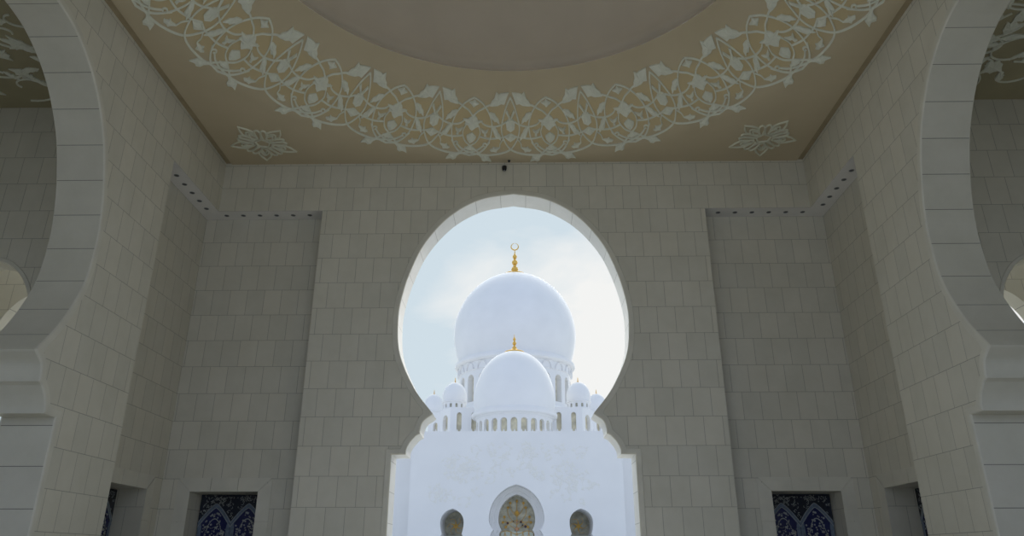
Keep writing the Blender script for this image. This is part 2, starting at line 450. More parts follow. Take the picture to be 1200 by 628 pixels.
oval = [(7.5, 5.68), (6.95, 5.78), (6.68, 5.92), (7.4, 6.10), (8.9, 6.22), (10.9, 6.40), (11.6, 6.43)]
tail = [(1.6, 6.02), (2.2, 6.12), (2.35, 6.22), (3.1, 6.27)]
scroll = [(4.5, 6.10), (4.9, 6.16)] + [(5.55 + .62*cos(t)*(1-t/14), 6.165 + .055*sin(t)*(1-t/14)) for t in [pi + k*.6 for k in range(9)]]
unit_v = [MB() for _ in range(1)]
for rep in range(NREP):
    for mr in (1, -1):
        for C, w in ((spear, .032), (lobe, .032), (swag, .027), (low, .027), (tst, .03), (oval, .027), (tail, .023), (scroll, .025)):
            Q = crom(C, 6); P = []
            for a, r in Q:
                P.append((R(a*mr)*r, r))
            ribbon(vine, P, w, .032, lambda u, v, h, off=rep*PER: put_cove(u, v, h, off))
vo = vine.build('vine', M['relief'], garland, smooth=False)

# ornament outlines of one repeat: (degrees from the spear axis, radius)
ORN = {
  'tulip': [(4.8, 5.308), (4.51, 5.221), (3.86, 5.157), (3.48, 5.03), (2.88, 5.074), (2.1, 5.052), (0.41, 5.038), (0.85, 5.132), (1.4, 5.268), (2.2, 5.256), (2.96, 5.294), (4.03, 5.308)],
  'palmette': [(8.44, 5.847), (9.23, 5.776), (10.08, 5.739), (9.73, 5.688), (10.69, 5.628), (9.52, 5.623), (9.4, 5.572), (8.66, 5.496), (7.88, 5.561), (7.54, 5.608), (6.19, 5.605), (6.9, 5.667), (6.69, 5.716), (7.43, 5.729), (7.88, 5.8)],
  'leaf_curl': [(5.1, 5.454), (4.57, 5.441), (3.6, 5.465), (3.28, 5.518), (2.73, 5.571), (2.46, 5.675), (3.07, 5.615), (3.53, 5.633), (4.14, 5.575), (4.64, 5.533)],
  'leaf': [(4.06, 5.746), (3.36, 5.766), (2.89, 5.819), (2.64, 5.879), (2.18, 5.936), (2.04, 6.048), (2.67, 5.989), (3.29, 5.973), (3.66, 5.893), (3.92, 5.822)],
  'spear_flower': [(1.01, 5.645), (0.72, 5.59), (0.36, 5.568), (0.66, 5.487), (1.08, 5.428), (0.72, 5.381), (0.3, 5.476), (0.0, 5.541), (-0.3, 5.477), (-0.74, 5.381), (-1.09, 5.429), (-0.66, 5.488), (-0.35, 5.568), (-0.7, 5.591), (-1.04, 5.646), (-0.84, 5.788), (-0.38, 5.819), (0.03, 5.847), (0.43, 5.819), (0.89, 5.788)],
  'flower_bud': [(9.57, 5.981), (9.06, 5.93), (8.59, 5.891), (8.05, 5.922), (7.45, 5.964), (7.61, 6.043), (7.95, 6.093), (8.36, 6.133), (8.83, 6.1), (9.26, 6.056)],
  'diamond_bud': [(1.27, 5.975), (0.6, 5.952), (0.03, 5.911), (-0.53, 5.952), (-1.2, 5.976), (-0.63, 6.023), (0.04, 6.07), (0.71, 6.022)],
  'tip_bud': [(9.66, 5.271), (8.96, 5.24), (8.62, 5.191), (8.16, 5.234), (7.27, 5.255), (7.97, 5.3), (8.43, 5.351), (9.06, 5.308)],
  'trefoil': [(6.63, 5.786), (6.03, 5.823), (5.56, 5.843), (4.9, 5.806), (5.09, 5.864), (5.42, 5.888), (5.26, 5.957), (5.77, 5.954), (5.87, 5.891), (6.29, 5.864)],
  'outer_flower': [(6.74, 6.401), (5.94, 6.395), (5.28, 6.432), (4.47, 6.448), (3.95, 6.584), (4.75, 6.542), (5.41, 6.584), (5.9, 6.549), (6.11, 6.471)],
  'small_flower': [(4.39, 6.276), (3.8, 6.242), (3.71, 6.198), (3.32, 6.222), (2.18, 6.213), (2.77, 6.265), (2.97, 6.323), (3.46, 6.305), (3.99, 6.313)],
  'base_bud': [(9.59, 6.269), (8.97, 6.238), (8.59, 6.178), (8.05, 6.23), (7.33, 6.249), (7.94, 6.299), (8.9, 6.307)],
}
for nm, P in ORN.items():
    ca_ = sum(p[0] for p in P)/len(P)
    if nm in ('spear_flower', 'diamond_bud') : P = [(p[0]-ca_, p[1]) for p in P]; mirs = (1,)
    elif nm in ('palmette', 'flower_bud', 'tip_bud', 'base_bud'): P = [(p[0]-ca_+H2, p[1]) for p in P]; mirs = (1,)
    else: mirs = (1, -1)
    for mr in mirs:
        b = MB(); blade(b, [(R(a*mr)*r, r) for a, r in P], .055, put_cove)
        o0 = b.build(nm, M['relief'], garland, recalc=True)
        for rep in range(1, NREP):
            c = o0.copy(); COL.objects.link(c); c.parent = garland; c.rotation_euler = (0, 0, -R(PER*rep))

# ------------------------------------------------------------------ five-pointed rosettes in the ceiling corners
def rosette(x, y, base, label):
    root = empty('star_rosette', (x, y, ZC), label, 'ceiling relief', 'corner rosettes of the ceiling')
    P = lambda u, v, h: (u, v, -h)
    def pol(r, a): return (r*cos(R(a)), r*sin(R(a)))
    hub = MB(); ribbon(hub, [pol(.17, base+36+72*k) for k in range(6)], .04, .035, P)
    hub.build('pentagon_ring', M['star'], root)
    for k in range(5):
        a = base + 72*k
        b = MB()
        H = [pol(.36, a-15), pol(.48, a-17), pol(.60, a-9), pol(.745, a), pol(.60, a+9), pol(.48, a+17), pol(.36, a+15)]
        ribbon(b, H, .040, .035, P)
        ribbon(b, crom([pol(.36, a+15), pol(.47, a+6), pol(.50, a), pol(.47, a-6), pol(.36, a-15)], 4), .032, .035, P)
        b.build('point', M['star'], root)
        b = MB()
        ribbon(b, crom([pol(.2, a-2), pol(.29, a-12), pol(.42, a), pol(.29, a+12), pol(.2, a+2)], 5), .030, .035, P)
        for s in (-1, 1):
            ribbon(b, crom([pol(.19, a+s*10), pol(.34, a+s*16), pol(.49, a+s*22), pol(.53, a+s*29), pol(.46, a+s*34.5), pol(.30, a+s*34), pol(.19, a+s*28)], 5), .034, .035, P)
        ribbon(b, [pol(.22, a+36), pol(.47, a+36)], .03, .035, P)
        b.build('petal_loops', M['star'], root)
rosette(-5.56, 14.05, 101, 'pierced five-pointed ivory star on the flat ceiling corner left of the garland')
rosette(5.52, 14.0, 79, 'pierced five-pointed ivory star on the flat ceiling corner right of the garland')

# ------------------------------------------------------------------ window surrounds and mosaic panels
def panel(root_loc, rz, w, label, group='blue mosaic panels'):
    """local frame: x across (0..w), y into the wall, z up"""
    root = empty('mosaic_panel', root_loc, label, 'mosaic panel', None, rz)
    H = 2.9; Z1 = .35
    b = MB(); b.box(0, w, 0, .03, Z1, H); b.build('backing_tile', M['navy'], root)
    P = lambda u, v, h: (u, -h, v)
    # speckled spandrel above the arches
    hw = w/4
    def arch_z(x):      # lower edge of the spandrel
        t = abs(((x % (2*hw)) - hw)/hw)
        return 2.69 - .38*t**1.3
    sp = MB(); n = 40
    top = [(w*k/n, H) for k in range(n+1)]; bot = [(w*k/n, arch_z(w*k/n)) for k in range(n+1)]
    for k in range(n):
        sp.quad(P(*bot[k], .004), P(*bot[k+1], .004), P(*top[k+1], .004), P(*top[k], .004))
    sp.build('spandrel', M['navy_dark'], root)
    rnd = random.Random(5)
    bd = MB()
    for off, wd_, hh in ((0, .085, .008),):
        for j in range(2):
            c0 = hw*(1+2*j)
            pts = [(c0-hw+.045, Z1+.05), (c0-hw+.045, 2.24)] + [(c0 - hw + 2*hw*k/24, arch_z(c0-hw+.001+(2*hw-.002)*k/24)-.01) for k in range(1, 24)] + [(c0+hw-.045, 2.24), (c0+hw-.045, Z1+.05)]
            ribbon(bd, pts, wd_, hh, P)
    bd.build('arch_border', M['tile_blue'], root)
    ed = MB()
    for j in range(2):
        c0 = hw*(1+2*j)
        for dz in (-.052, .035):
            ribbon(ed, [(c0-hw+2*hw*k/24, arch_z(c0-hw+.001+(2*hw-.002)*k/24)+dz) for k in range(0, 25)], .012, .012, P)
    ed.build('arch_edging', M['tile_white'], root)
    fl = MB()
    def flower(x, z, s):
        pts = []
        a0 = rnd.random()*6
        for k in range(10):
            rr = s if k % 2 == 0 else s*.5
            pts.append((x+rr*cos(a0+k*pi/5), z+rr*sin(a0+k*pi/5)))
        blade(fl, pts, .007, P)
    for j in range(2):
        c0 = hw*(1+2*j)
        for i in range(150):
            x = c0 + rnd.uniform(-hw+.11, hw-.11); z = rnd.uniform(1.3, 2.58)
            if z > arch_z(x) - .12: continue
            flower(x, z, rnd.uniform(.016, .030))
        for k in range(26):
            t = k/25
            for s in (-1, 1):
                flower(c0 + s*(hw*.62*cos(t*pi/2)), 1.7+.72*sin(t*pi/2), .014)
    fl.build('blossoms', M['tile_white'], root)
    vs_ = MB()
    for i in range(130):
        x = rnd.uniform(.03, w-.03); z = rnd.uniform(arch_z(x)+.07, H-.02)
        if z > H-.015: continue
        a = rnd.uniform(0, 2*pi); L = rnd.uniform(.02, .05)
        pts = [(x+L*(t-.5)*cos(a)+.012*sin(t*6+i), min(H-.01, z+L*(t-.5)*sin(a)+.012*cos(t*6+i))) for t in (0, .33, .66, 1)]
        ribbon(vs_, pts, .010, .008, P)
    for i in range(60):
        x = rnd.uniform(.1, w-.1); z = rnd.uniform(1.3, 2.3)
        a = rnd.uniform(0, 2*pi)
        ribbon(vs_, [(x+.09*t*cos(a+t), z+.09*t*sin(a+t)) for t in (0, .33, .66, 1)], .007, .006, P)
    vs_.build('scrollwork', M['tile_white'], root)
    return root
yr = YB + ND; xr = HW + ND
panel((-6.56, yr+.56, 0), 0, 1.36, 'blue mosaic panel with double arches, deep in the opening left of the big arch')
panel((5.20, yr+.56, 0), 0, 1.36, 'blue mosaic panel with double arches, deep in the opening right of the big arch')
panel((-xr-.56, 13.45, 0), R(90), 1.37, 'sliver of dark blue mosaic in the opening at the far end of the left wall')
panel((xr+.56, 14.82, 0), R(-90), 1.37, 'sliver of dark blue mosaic in the opening at the far end of the right wall')

def surround(name, put, w0, w1, wz, fw=.27):
    mb = MB(); g = .007; t = .014
    def prism(P):
        n = len(P); vs = [put(*p, 0.002) for p in P] + [put(*p, -t) for p in P]
        mb.add(vs, [tuple(range(n, 2*n))] + [(i, (i+1) % n, n+(i+1) % n, n+i) for i in range(n)])
    o0, o1, oz = w0-fw, w1+fw, wz+fw
    prism([(o0, 0), (w0, 0), (w0, wz-ROW*1.0), (o0, wz-ROW*1.0)])
    prism([(o0, wz-ROW+g*2), (w0, wz-ROW+g*2), (w0, wz-g), (o0, oz-g*3)])
    prism([(w1, 0), (o1, 0), (o1, wz-ROW), (w1, wz-ROW)])
    prism([(w1, wz-ROW+g*2), (o1, wz-ROW+g*2), (o1, oz-g*3), (w1, wz-g)])
    k = (w1-w0)/3
    prism([(w0+g, wz), (w0+k*.9, wz), (w0+k*.9, oz), (o0+g*3, oz)])
    prism([(w0+k*.9+g*1.5, wz), (w0+2.1*k, wz), (w0+2.1*k, oz), (w0+k*.9+g*1.5, oz)])
    prism([(w0+2.1*k+g*1.5, wz), (w1-g, wz), (o1-g*3, oz), (w0+2.1*k+g*1.5, oz)])
    return struct(mb.build(name, M['band'], recalc=True))
surround('trim_7', lambda s, z, d: (-s, yr+d, z), 5.19, 6.58, 2.915)
surround('trim_8', lambda s, z, d: (s, yr+d, z), 5.19, 6.58, 2.915)
surround('trim_9', lambda s, z, d: (-xr-d, s, z), 13.43, 14.84, 2.915)
surround('trim_10', lambda s, z, d: (xr+d, s, z), 13.43, 14.84, 2.915)

# ------------------------------------------------------------------ small downlights in the recess soffits
def downlight(x, y, label, group, rz=0):
    root = empty('downlight', (x, y, ZR), label, 'downlight', group, rz)
    b = MB(); b.lathe([(.042, -.001), (.054, -.001), (.054, -.008), (.046, -.009), (.042, -.003)], n=20); b.build('bezel', M['grey'], root, smooth=False)
    b = MB(); b.lathe([(.001, -.003), (.044, -.003), (.044, -.001)], n=20); b.build('lamp_well', M['hole'], root)
    return root
for sg, sd in ((-1, 'left'), (1, 'right')):
    for k in range(6):
        downlight(sg*(4.70 + .386*k), YB+.22, 'small dark downlight in the high soffit strip, %s of the big arch' % sd, 'soffit downlights of the end wall, %s side' % sd)
    for k in range(6):
        downlight(sg*(HW+.22), YS+.22+.386*k, 'small dark downlight in the high soffit strip along the %s wall' % sd, 'soffit downlights along the %s wall' % sd)

# ------------------------------------------------------------------ camera and sensor above the arch
root = empty('security_camera', (-.20, YB, 10.075), 'small black dome security camera on a grey bracket above the big arch', 'security camera')
b = MB(); b.box(-.055, .055, -.03, 0, 0, .08); b.box(-.03, .03, -.09, -.025, .02, .06); b.build('bracket', M['grey'], root)
b = MB(); b.lathe([(.001, -.10), (.025, -.095), (.042, -.08), (.052, -.05), (.054, -.02), (.054, .02), (.001, .025)], (0, -.09, 0), 24)
b.build('housing', M['black'], root, smooth=True)
b = MB(); b.lathe([(.001, -.006), (.022, -.004), (.026, .004)], (0, -.10, -.098), 16); b.build('lens', M['grey'], root, smooth=True)
b = MB(); b.lathe([(.001, -.075), (.03, -.07), (.042, -.045), (.045, -.01), (.055, -.006), (.055, 0), (.001, 0)], (0, 0, 0), 20)
o = b.build('ceiling_sensor', M['black'], smooth=True); o.location = (-.09, YB-.09, ZC)
o.scale = (.6, .6, .6)
prop(o, 'tiny black sensor on the ceiling edge just above the security camera', 'sensor')

# ------------------------------------------------------------------ side bays seen through the side arches
YA, YBk = 2*CY-12.55, 12.55
XO = 13.2; ZS = 10.2
for sg, sd in ((-1, 'left'), (1, 'right')):
    pb = lambda s, z, d, sg=sg: (sg*s, YBk + d, z)
    pf = lambda s, z, d, sg=sg: (sg*s, YA - d, z)
    po = lambda s, z, d, sg=sg: (sg*(XO+d), s, z)
    small = scaled_arch(9.78, .41, 5.58)
    X0 = HW + THS
    wall_with_arch('wall_%s_bay_back' % sd, pb, X0, XO, ZS+.1, small, .5, [M['stone'], M['reveal']])
    arch_band('trim_%d' % (11 if sg < 0 else 13), pb, small, .08)
    wall_with_arch('wall_%s_bay_front' % sd, pf, X0, XO, ZS+.1, scaled_arch(10.3, .8, 5.1), .5, [M['stone'], M['reveal']])
    b = MB(); e0, e1 = sorted((sg*XO, sg*(XO+.6))); b.box(e0, e1, YA-.5, YB+.9, 0, ZS+.1); struct(b.build('wall_%s_bay_outer' % sd, M['stone']))  # unseen outer wall, made solid to keep the bay dim
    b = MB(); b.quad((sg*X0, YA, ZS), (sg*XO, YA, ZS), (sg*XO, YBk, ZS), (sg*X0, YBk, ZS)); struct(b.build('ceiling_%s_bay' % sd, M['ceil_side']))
    # narrow passage behind the bay, roof left off so skylight brightens it
    b = MB(); b.quad((sg*7.82, YBk+.5, 0), (sg*7.82, YB+.9, 0), (sg*7.82, YB+.9, ZS), (sg*7.82, YBk+.5, ZS)); struct(b.build('wall_%s_passage' % sd, M['stone']))
    pp = lambda s, z, d, sg=sg: (sg*s, YB + d, z)
    wall_with_arch('wall_%s_passage_end' % sd, pp, 7.82, XO, ZS+.1, scaled_arch(10.22, .41, 5.85), .4, [M['stone'], M['reveal']])
    # leafy stucco of the bay ceiling
    root = empty('leafy_stucco', (sg*10.3, CY, ZS), 'dense curling leaf and vine stucco on the ceiling seen through the %s arch' % sd, 'ceiling relief')
    rnd = random.Random(11)
    PP = lambda u, v, h: (u, v, -h)
    v_ = MB(); leaves = []
    for i in range(30):
        cx = (-2.3 + 4.6*((i*.382) % 1)); cy = 1.1 + 2.45*(i/29)
        a0 = rnd.uniform(0, 6.28); s = rnd.choice((-1, 1)); r1 = rnd.uniform(.45, .7)
        pts = []
        for k in range(26):
            t = k/25; a = a0 + s*t*5.2; r = r1*(1 - .8*t)
            pts.append((cx + r*cos(a)*1.1, cy + r*sin(a)*.8))
        pts = [(max(-2.6, min(2.7, x)), y) for x, y in pts]
        ribbon(v_, pts, .036, .03, PP)
        for k in range(1, 25, 8):
            x, y = pts[k]; a = a0 + s*(k/25)*5.2 + s*pi/2
            leaves.append((x, y, math.degrees(a) + rnd.choice((-50, 50)), rnd.uniform(.28, .42)))
    v_.build('vine', M['relief'], root)
    for (x, y, a, sz) in leaves[:98]:
        b = MB(); P = []
        ca, sa = cos(R(a)), sin(R(a))
        for u, v in (LEAF if rnd.random() < .7 else TULIP):
            P.append((max(-2.7, min(2.75, x + (u*ca - v*sa)*sz)), y + (u*sa + v*ca)*sz))
        if max(p[1] for p in P) > 4.11: continue
        blade(b, P, .04, PP); b.build('leaf', M['relief'], root, recalc=True)

# ------------------------------------------------------------------ the mosque across the courtyard
mosque = empty('mosque', (-.7, 100, 0), 'white marble mosque with large and small domes and gold finials seen through the big arch', 'mosque')
OX, OY = -.7, 100.
class MM(MB):
    def build(s, name, mats, parent=None, **k):
        px, py = OX, OY
        s.v = [(x-px, y-py, z) for x, y, z in s.v]
        return MB.build(s, name, mats, parent, **k)

UPN = [(x/2.465, (z-6.35)/(9.42-6.35)) if z >= 6.35 else (x/2.465, (z-6.35)/(6.35-4.40)) for x, z in up]
def hshoe(cx, hw, zmax, zap, zneck, zfoot, neck_out=.95):
    """closed horseshoe arch outline, starting at left foot"""
    H = []
    for k in range(13):         # two-centred pointed head
        t = math.acos(.28/1.28)*(1-k/12)
        H.append(((-.28+1.28*cos(t))*hw, zmax + sin(t)/sin(math.acos(.28/1.28))*(zap-zmax)))
    for a, b in UPN:
        if b < 0: H.append(((1 - (1-a)*.5)*hw, zmax + b*(zmax-zneck)))
    xn = H[-1][0]
    H += [(xn+hw*.05, zneck-.05*hw), (hw*neck_out, zneck-.18*hw), (hw*neck_out, zfoot)]
    return [(cx-x, z) for x, z in reversed(H)] + [(cx+x, z) for x, z in H[1:]]
def roundarch(hw, z0, z1, n=8):
    return [(-hw, z0)] + [(-hw*cos(pi*k/n), z1-hw+hw*sin(pi*k/n)) for k in range(n+1)] + [(hw, z0)]
def bay(mb, rect, hole, put, d, mi=0):
    """rect panel with a hole; bridges hole outline to rect boundary; reveal depth d"""
    x0, x1, z0, z1 = rect; cx = (x0+x1)/2; cz = (min(p[1] for p in hole)+max(p[1] for p in hole))/2
    out = []
    for (x, z) in hole:
        dx, dz = x-cx, z-cz; t = 1e9
        if dx > 1e-9: t = min(t, (x1-cx)/dx)
        if dx < -1e-9: t = min(t, (x0-cx)/dx)
        if dz > 1e-9: t = min(t, (z1-cz)/dz)
        if dz < -1e-9: t = min(t, (z0-cz)/dz)
        out.append((cx+dx*t, cz+dz*t))
    def side(p):
        e = 1e-4
        return 0 if abs(p[0]-x0) < e else 1 if abs(p[1]-z1) < e else 2 if abs(p[0]-x1) < e else 3
    corner = {(0, 1): (x0, z1), (1, 2): (x1, z1), (2, 3): (x1, z0), (3, 0): (x0, z0)}
    n = len(hole)
    for i in range(n):
        j = (i+1) % n
        mb.quad(put(*hole[i], 0), put(*hole[j], 0), put(*out[j], 0), put(*out[i], 0), mi)
        s0, s1 = side(out[i]), side(out[j])
        if s0 != s1 and (s0, s1) in corner:
            mb.add([put(*out[i], 0), put(*out[j], 0), put(*corner[(s0, s1)], 0)], [(0, 1, 2)], mi)
        elif s0 != s1:      # two corners apart (the foot side)
            seq = [s0]
            while seq[-1] != s1: seq.append((seq[-1]+1) % 4)
            cs = [corner[(seq[k], seq[k+1])] for k in range(len(seq)-1)]
            mb.add([put(*out[i], 0)] + [put(*c, 0) for c in cs] + [put(*out[j], 0)], [tuple(range(len(cs)+2))], mi)
        mb.quad(put(*hole[i], 0), put(*hole[j], 0), put(*hole[j], d), put(*hole[i], d), mi)
def pane(mb, hole, put, d): mb.add([put(*p, d) for p in hole], [tuple(range(len(hole)))])

FH = 17.9; FX = 14.05
pf = lambda x, z, d: (OX+x, OY+d, z)
fac = MM()
cw = 5.2
cen = hshoe(0, 3.6, 6.7, 11.0, 5.35, .6)
bay(fac, (-cw, cw, 0, FH), cen, pf, 2.6)
sideh = [hshoe(s*8.35, 1.52, 6.3, 7.95, 4.85, 1.2) for s in (-1, 1)]
for s, h in zip((-1, 1), sideh):
    c = s*8.35
    bay(fac, (c-3.15, c+3.15, 0, FH), h, pf, 6.0)
    e0, e1 = sorted((s*11.5, s*FX)); fac.quad(pf(e0, 0, 0), pf(e1, 0, 0), pf(e1, FH, 0), pf(e0, FH, 0))
    fac.quad(pf(s*FX, 0, 0), pf(s*FX, 0, 3.5), pf(s*FX, FH, 3.5), pf(s*FX, FH, 0))
    e0, e1 = sorted((s*FX, s*45)); fac.quad(pf(e0, 0, 3.5), pf(e1, 0, 3.5), pf(e1, FH, 3.5), pf(e0, FH, 3.5))
fac.quad(pf(-45, FH, 3.5), pf(45, FH, 3.5), pf(45, FH, 90), pf(-45, FH, 90))
fac.quad(pf(-FX, FH, 0), pf(FX, FH, 0), pf(FX, FH, 3.5), pf(-FX, FH, 3.5))
fac.build('facade', M['marble'], mosque)
# central portal window: stepped ring, glass, gold tracery
ring = MM()
inner = hshoe(0, 2.46, 6.85, 10.0, 5.45, .6)
out_r = hshoe(0, 3.62, 6.7, 11.02, 5.35, .6)
pr = lambda x, z, d: (OX+x, OY+2.6+d, z)
for i in range(len(inner)-1):
    a, b, c, e = out_r[i], out_r[i+1], inner[i+1], inner[i]
    m1 = ((a[0]*.45+e[0]*.55), (a[1]*.45+e[1]*.55)); m2 = ((b[0]*.45+c[0]*.55), (b[1]*.45+c[1]*.55))
    ring.quad(pr(*a, 0), pr(*b, 0), pr(*m2, 0), pr(*m1, 0))
    ring.quad(pr(*m1, 0), pr(*m2, 0), pr(*m2, .5), pr(*m1, .5))
    ring.quad(pr(*m1, .5), pr(*m2, .5), pr(*c, .5), pr(*e, .5))
    ring.quad(pr(*e, .5), pr(*c, .5), pr(*c, 3.0), pr(*e, 3.0))
pw = ring.build('portal_window', M['marble'], mosque)
g = MM(); pane(g, inner, pr, 2.6)
g.build('glazing', M['glass'], pw)
low_g = MM(); low_g.quad(pr(-2.34, .6, 2.55), pr(2.34, .6, 2.55), pr(2.2, 5.35, 2.55), pr(-2.2, 5.35, 2.55)); low_g.build('lower_glazing', M['glass_pale'], pw)
PG = lambda u, v, h: (OX+u, OY+5.1-h, v)
tr = MM()
ribbon(tr, [(0, 5.5), (0, 9.3)], .06, .05, PG)
rnd = random.Random(3)
for s in (-1, 1):
    for (x0, z0, x1, z1, b_) in ((0, 5.6, 1.7, 7.2, .5), (0, 6.2, 1.2, 8.4, .5), (0, 7.2, .9, 9.0, .3), (.6, 6.6, 1.9, 6.5, -.3), (0, 6.8, 1.5, 5.9, .3)):
        pts = [(s*(x0+(x1-x0)*t + b_*sin(pi*t)), z0+(z1-z0)*t) for t in [k/10 for k in range(11)]]
        ribbon(tr, pts, .055, .05, PG)
        blade(tr, [(s*x1+.24*cos(a)*(1 if k % 2 else .5), z1+.24*sin(a)*(1 if k % 2 else .5)) for k, a in enumerate([j*pi/6 for j in range(12)])], .08, PG)
blade(tr, [((.45 if k % 2 else .2)*cos(a), 7.7+(.45 if k % 2 else .2)*sin(a)) for k, a in enumerate([j*pi/8 for j in range(16)])], .1, PG)
blade(tr, [((.25 if k % 2 else .12)*cos(a), 9.25+(.3 if k % 2 else .12)*sin(a)) for k, a in enumerate([j*pi/5 for j in range(10)])], .1, PG)
# ogee lattice below
for k in range(-3, 4):
    for s in (-1, 1):
        pts = [(k*.8+s*.4*(1-cos(pi*t*2))/2*1.6, 1.2+4.15*t) for t in [j/20 for j in range(21)]]
        ribbon(tr, [(max(-2.25, min(2.25, x)), z) for x, z in pts], .06, .09, PG)
ribbon(tr, crom([(-2.2, 5.2), (-1.5, 5.42), (-.8, 5.25), (0, 5.0), (.8, 5.25), (1.5, 5.42), (2.2, 5.2)], 5), .07, .09, PG)
for s in (-1, 1): ribbon(tr, [(s*x, z) for x, z in inner[len(inner)//2:-4] if z > 5][:0] or [(s*2.3, 5.0), (s*2.42, 5.6)], .05, .06, PG)
tr.build('gold_tracery', M['gold'], pw)
for (x, z, s, mt, nm) in ((.55, 6.55, .2, 'plum', 'plum_flower'), (1.15, 5.95, .22, 'plum', 'plum_flower'), (.75, 6.15, .12, 'plum', 'plum_flower'), (-.45, 6.6, .12, 'plum', 'plum_flower'), (-1.25, 6.4, .2, 'plum', 'plum_flower'), (0, 5.65, .34, 'rose', 'rose_flower'), (0, 6.55, .18, 'rose', 'rose_flower')):
    b = MM(); blade(b, [(x+s*(1 if k % 2 else .55)*cos(a), z+s*(1 if k % 2 else .55)*sin(a)) for k, a in enumerate([j*pi/5 for j in range(10)])], .14, PG)
    b.build(nm, M[mt], pw)
for s, h in zip((-1, 1), sideh):
    sw = MM(); c = s*8.35
    hin = [(c+(x-c)*.985, z) for x, z in h]
    for i in range(len(h)-1):
        p6 = lambda x, z, d: (OX+x, OY+5.5+d, z)
        sw.quad(p6(*h[i], 0), p6(*h[i+1], 0), p6(*hin[i+1], 0), p6(*hin[i], 0))
    so = sw.build('side_window', M['marble'], mosque)
    b = MM(); pane(b, h, pf, 5.9); b.build('glazing', M['glass'], so)
    b = MM()
    PS = lambda u, v, h_: (OX+u, OY+5.88-h_, v)
    blade(b, [(c+(.75 if k % 2 else .22)*cos(a), 6.05+(.75 if k % 2 else .22)*sin(a)) for k, a in enumerate([j*pi/6 for j in range(12)])], .06, PS)
    for k in range(6):
        a = k*pi/3+.3
        ribbon(b, [(c+.2*cos(a), 6.05+.2*sin(a)), (c+.9*cos(a+.4), 6.05+.9*sin(a+.4)), (c+1.2*cos(a+.9), 6.05+1.1*sin(a+.9))], .05, .05, PS)
    b.build('gold_tracery', M['gold'], so)
    b = MM(); b.quad(*[(OX+c+x, OY+5.8, z) for x, z in ((-1.44, 1.2), (1.44, 1.2), (1.3, 4.85), (-1.3, 4.85))]); b.build('lower_glazing', M['glass_pale'], so)

# flower inlay on the portal wall
inl = MM(); rnd = random.Random(21)
PF = lambda u, v, h: (OX+u, OY-h, v)
for s in (-1, 1):
    for i in range(46):
        cx = rnd.uniform(0.2, 9.2); cz = rnd.uniform(11.2, 16.0)
        if cz < 12.5 and cx < 3: continue
        if rnd.random() < .25: cz = rnd.uniform(8.6, 11); cx = rnd.uniform(4.5, 11)
        a0 = rnd.uniform(0, 6.28); r1 = rnd.uniform(.45, 1.0); dr = rnd.choice((-1, 1))
        pts = [(s*(cx+r1*(1-.75*t)*cos(a0+dr*t*5)), cz+r1*(1-.75*t)*sin(a0+dr*t*5)) for t in [k/18 for k in range(19)]]
        ribbon(inl, pts, .07, .02, PF)
        for k in range(1, 19, 4):
            x, z = pts[k]; a = rnd.uniform(0, 360); sz = rnd.uniform(.35, .6)
            ca, sa = cos(R(a)), sin(R(a))
            blade(inl, [(x+(u*ca-v*sa)*sz, z+(u*sa+v*ca)*sz) for u, v in rnd.choice((LEAF, TULIP, STAR4))], .03, PF)
inl.build('flower_inlay', M['inlay'], mosque)

# crenellation of the parapet
m0 = None
NMER = 58
for k in range(NMER):
    x = -FX + .25 + (2*FX-.5)*k/(NMER-1)
    if m0 is None:
        b = MB()
        P = [(-.11, 0), (-.11, .06), (-.04, .09), (-.07, .16), (-.05, .22), (0, .34), (.05, .22), (.07, .16), (.04, .09), (.11, .06), (.11, 0)]
        n = len(P); b.add([(u, .0, v) for u, v in P] + [(u, .2, v) for u, v in P],
                          [tuple(range(n-1, -1, -1)), tuple(range(n, 2*n))] + [(i, (i+1) % n, n+(i+1) % n, n+i) for i in range(n)])
        m0 = b.build('merlon', M['marble'], mosque); c = m0
    else:
        c = m0.copy(); COL.objects.link(c); c.parent = mosque
    c.location = (x, .05, FH)

def bulb(Rm, zb, Rb, zm, zt, p=2.0, n=26):
    """dome profile: from base (Rb,zb) swelling to Rm at zm, closing at zt"""
    pr_ = []
    for k in range(7):
        t = k/7; pr_.append((Rb + (Rm-Rb)*sin(t*pi/2), zb + (zm-zb)*t))
    for k in range(n+1):
        a = k/n*pi/2
        pr_.append((max(.002, Rm*cos(a)**(2/p)), zm + (zt-zm)*sin(a)**(2/p)))
    return pr_
def drum(name, c, Rd, z0, z1, nwin, wz0, wz1, ww, depth, glassmat, phase=0., parent=mosque, wname='drum_window'):
    da = 2*pi/nwin; hwid = Rd*da/2
    body = MM()
    for k in range(nwin):
        a0 = -pi/2 + (k + phase)*da
        def put(u, z, d, a0=a0): a = a0 + u/Rd; return (c[0] + (Rd-d)*cos(a), c[1] + (Rd-d)*sin(a), z)
        hole = roundarch(ww/2, wz0, wz1)
        bay(body, (-hwid, hwid, z0, z1), hole, put, depth)
    o = body.build(name, M['marble'], parent)
    for k in range(nwin):
        if nwin > 12 and sin(-pi/2+(k+phase)*da) > .35: continue
        a0 = -pi/2 + (k + phase)*da
        def put(u, z, d, a0=a0): a = a0 + u/Rd; return (c[0] + (Rd-d)*cos(a), c[1] + (Rd-d)*sin(a), z)
        b = MM(); pane(b, roundarch(ww/2+.02, wz0, wz1+.02), put, depth*.92)
        b.build(wname, glassmat, o)
    return o
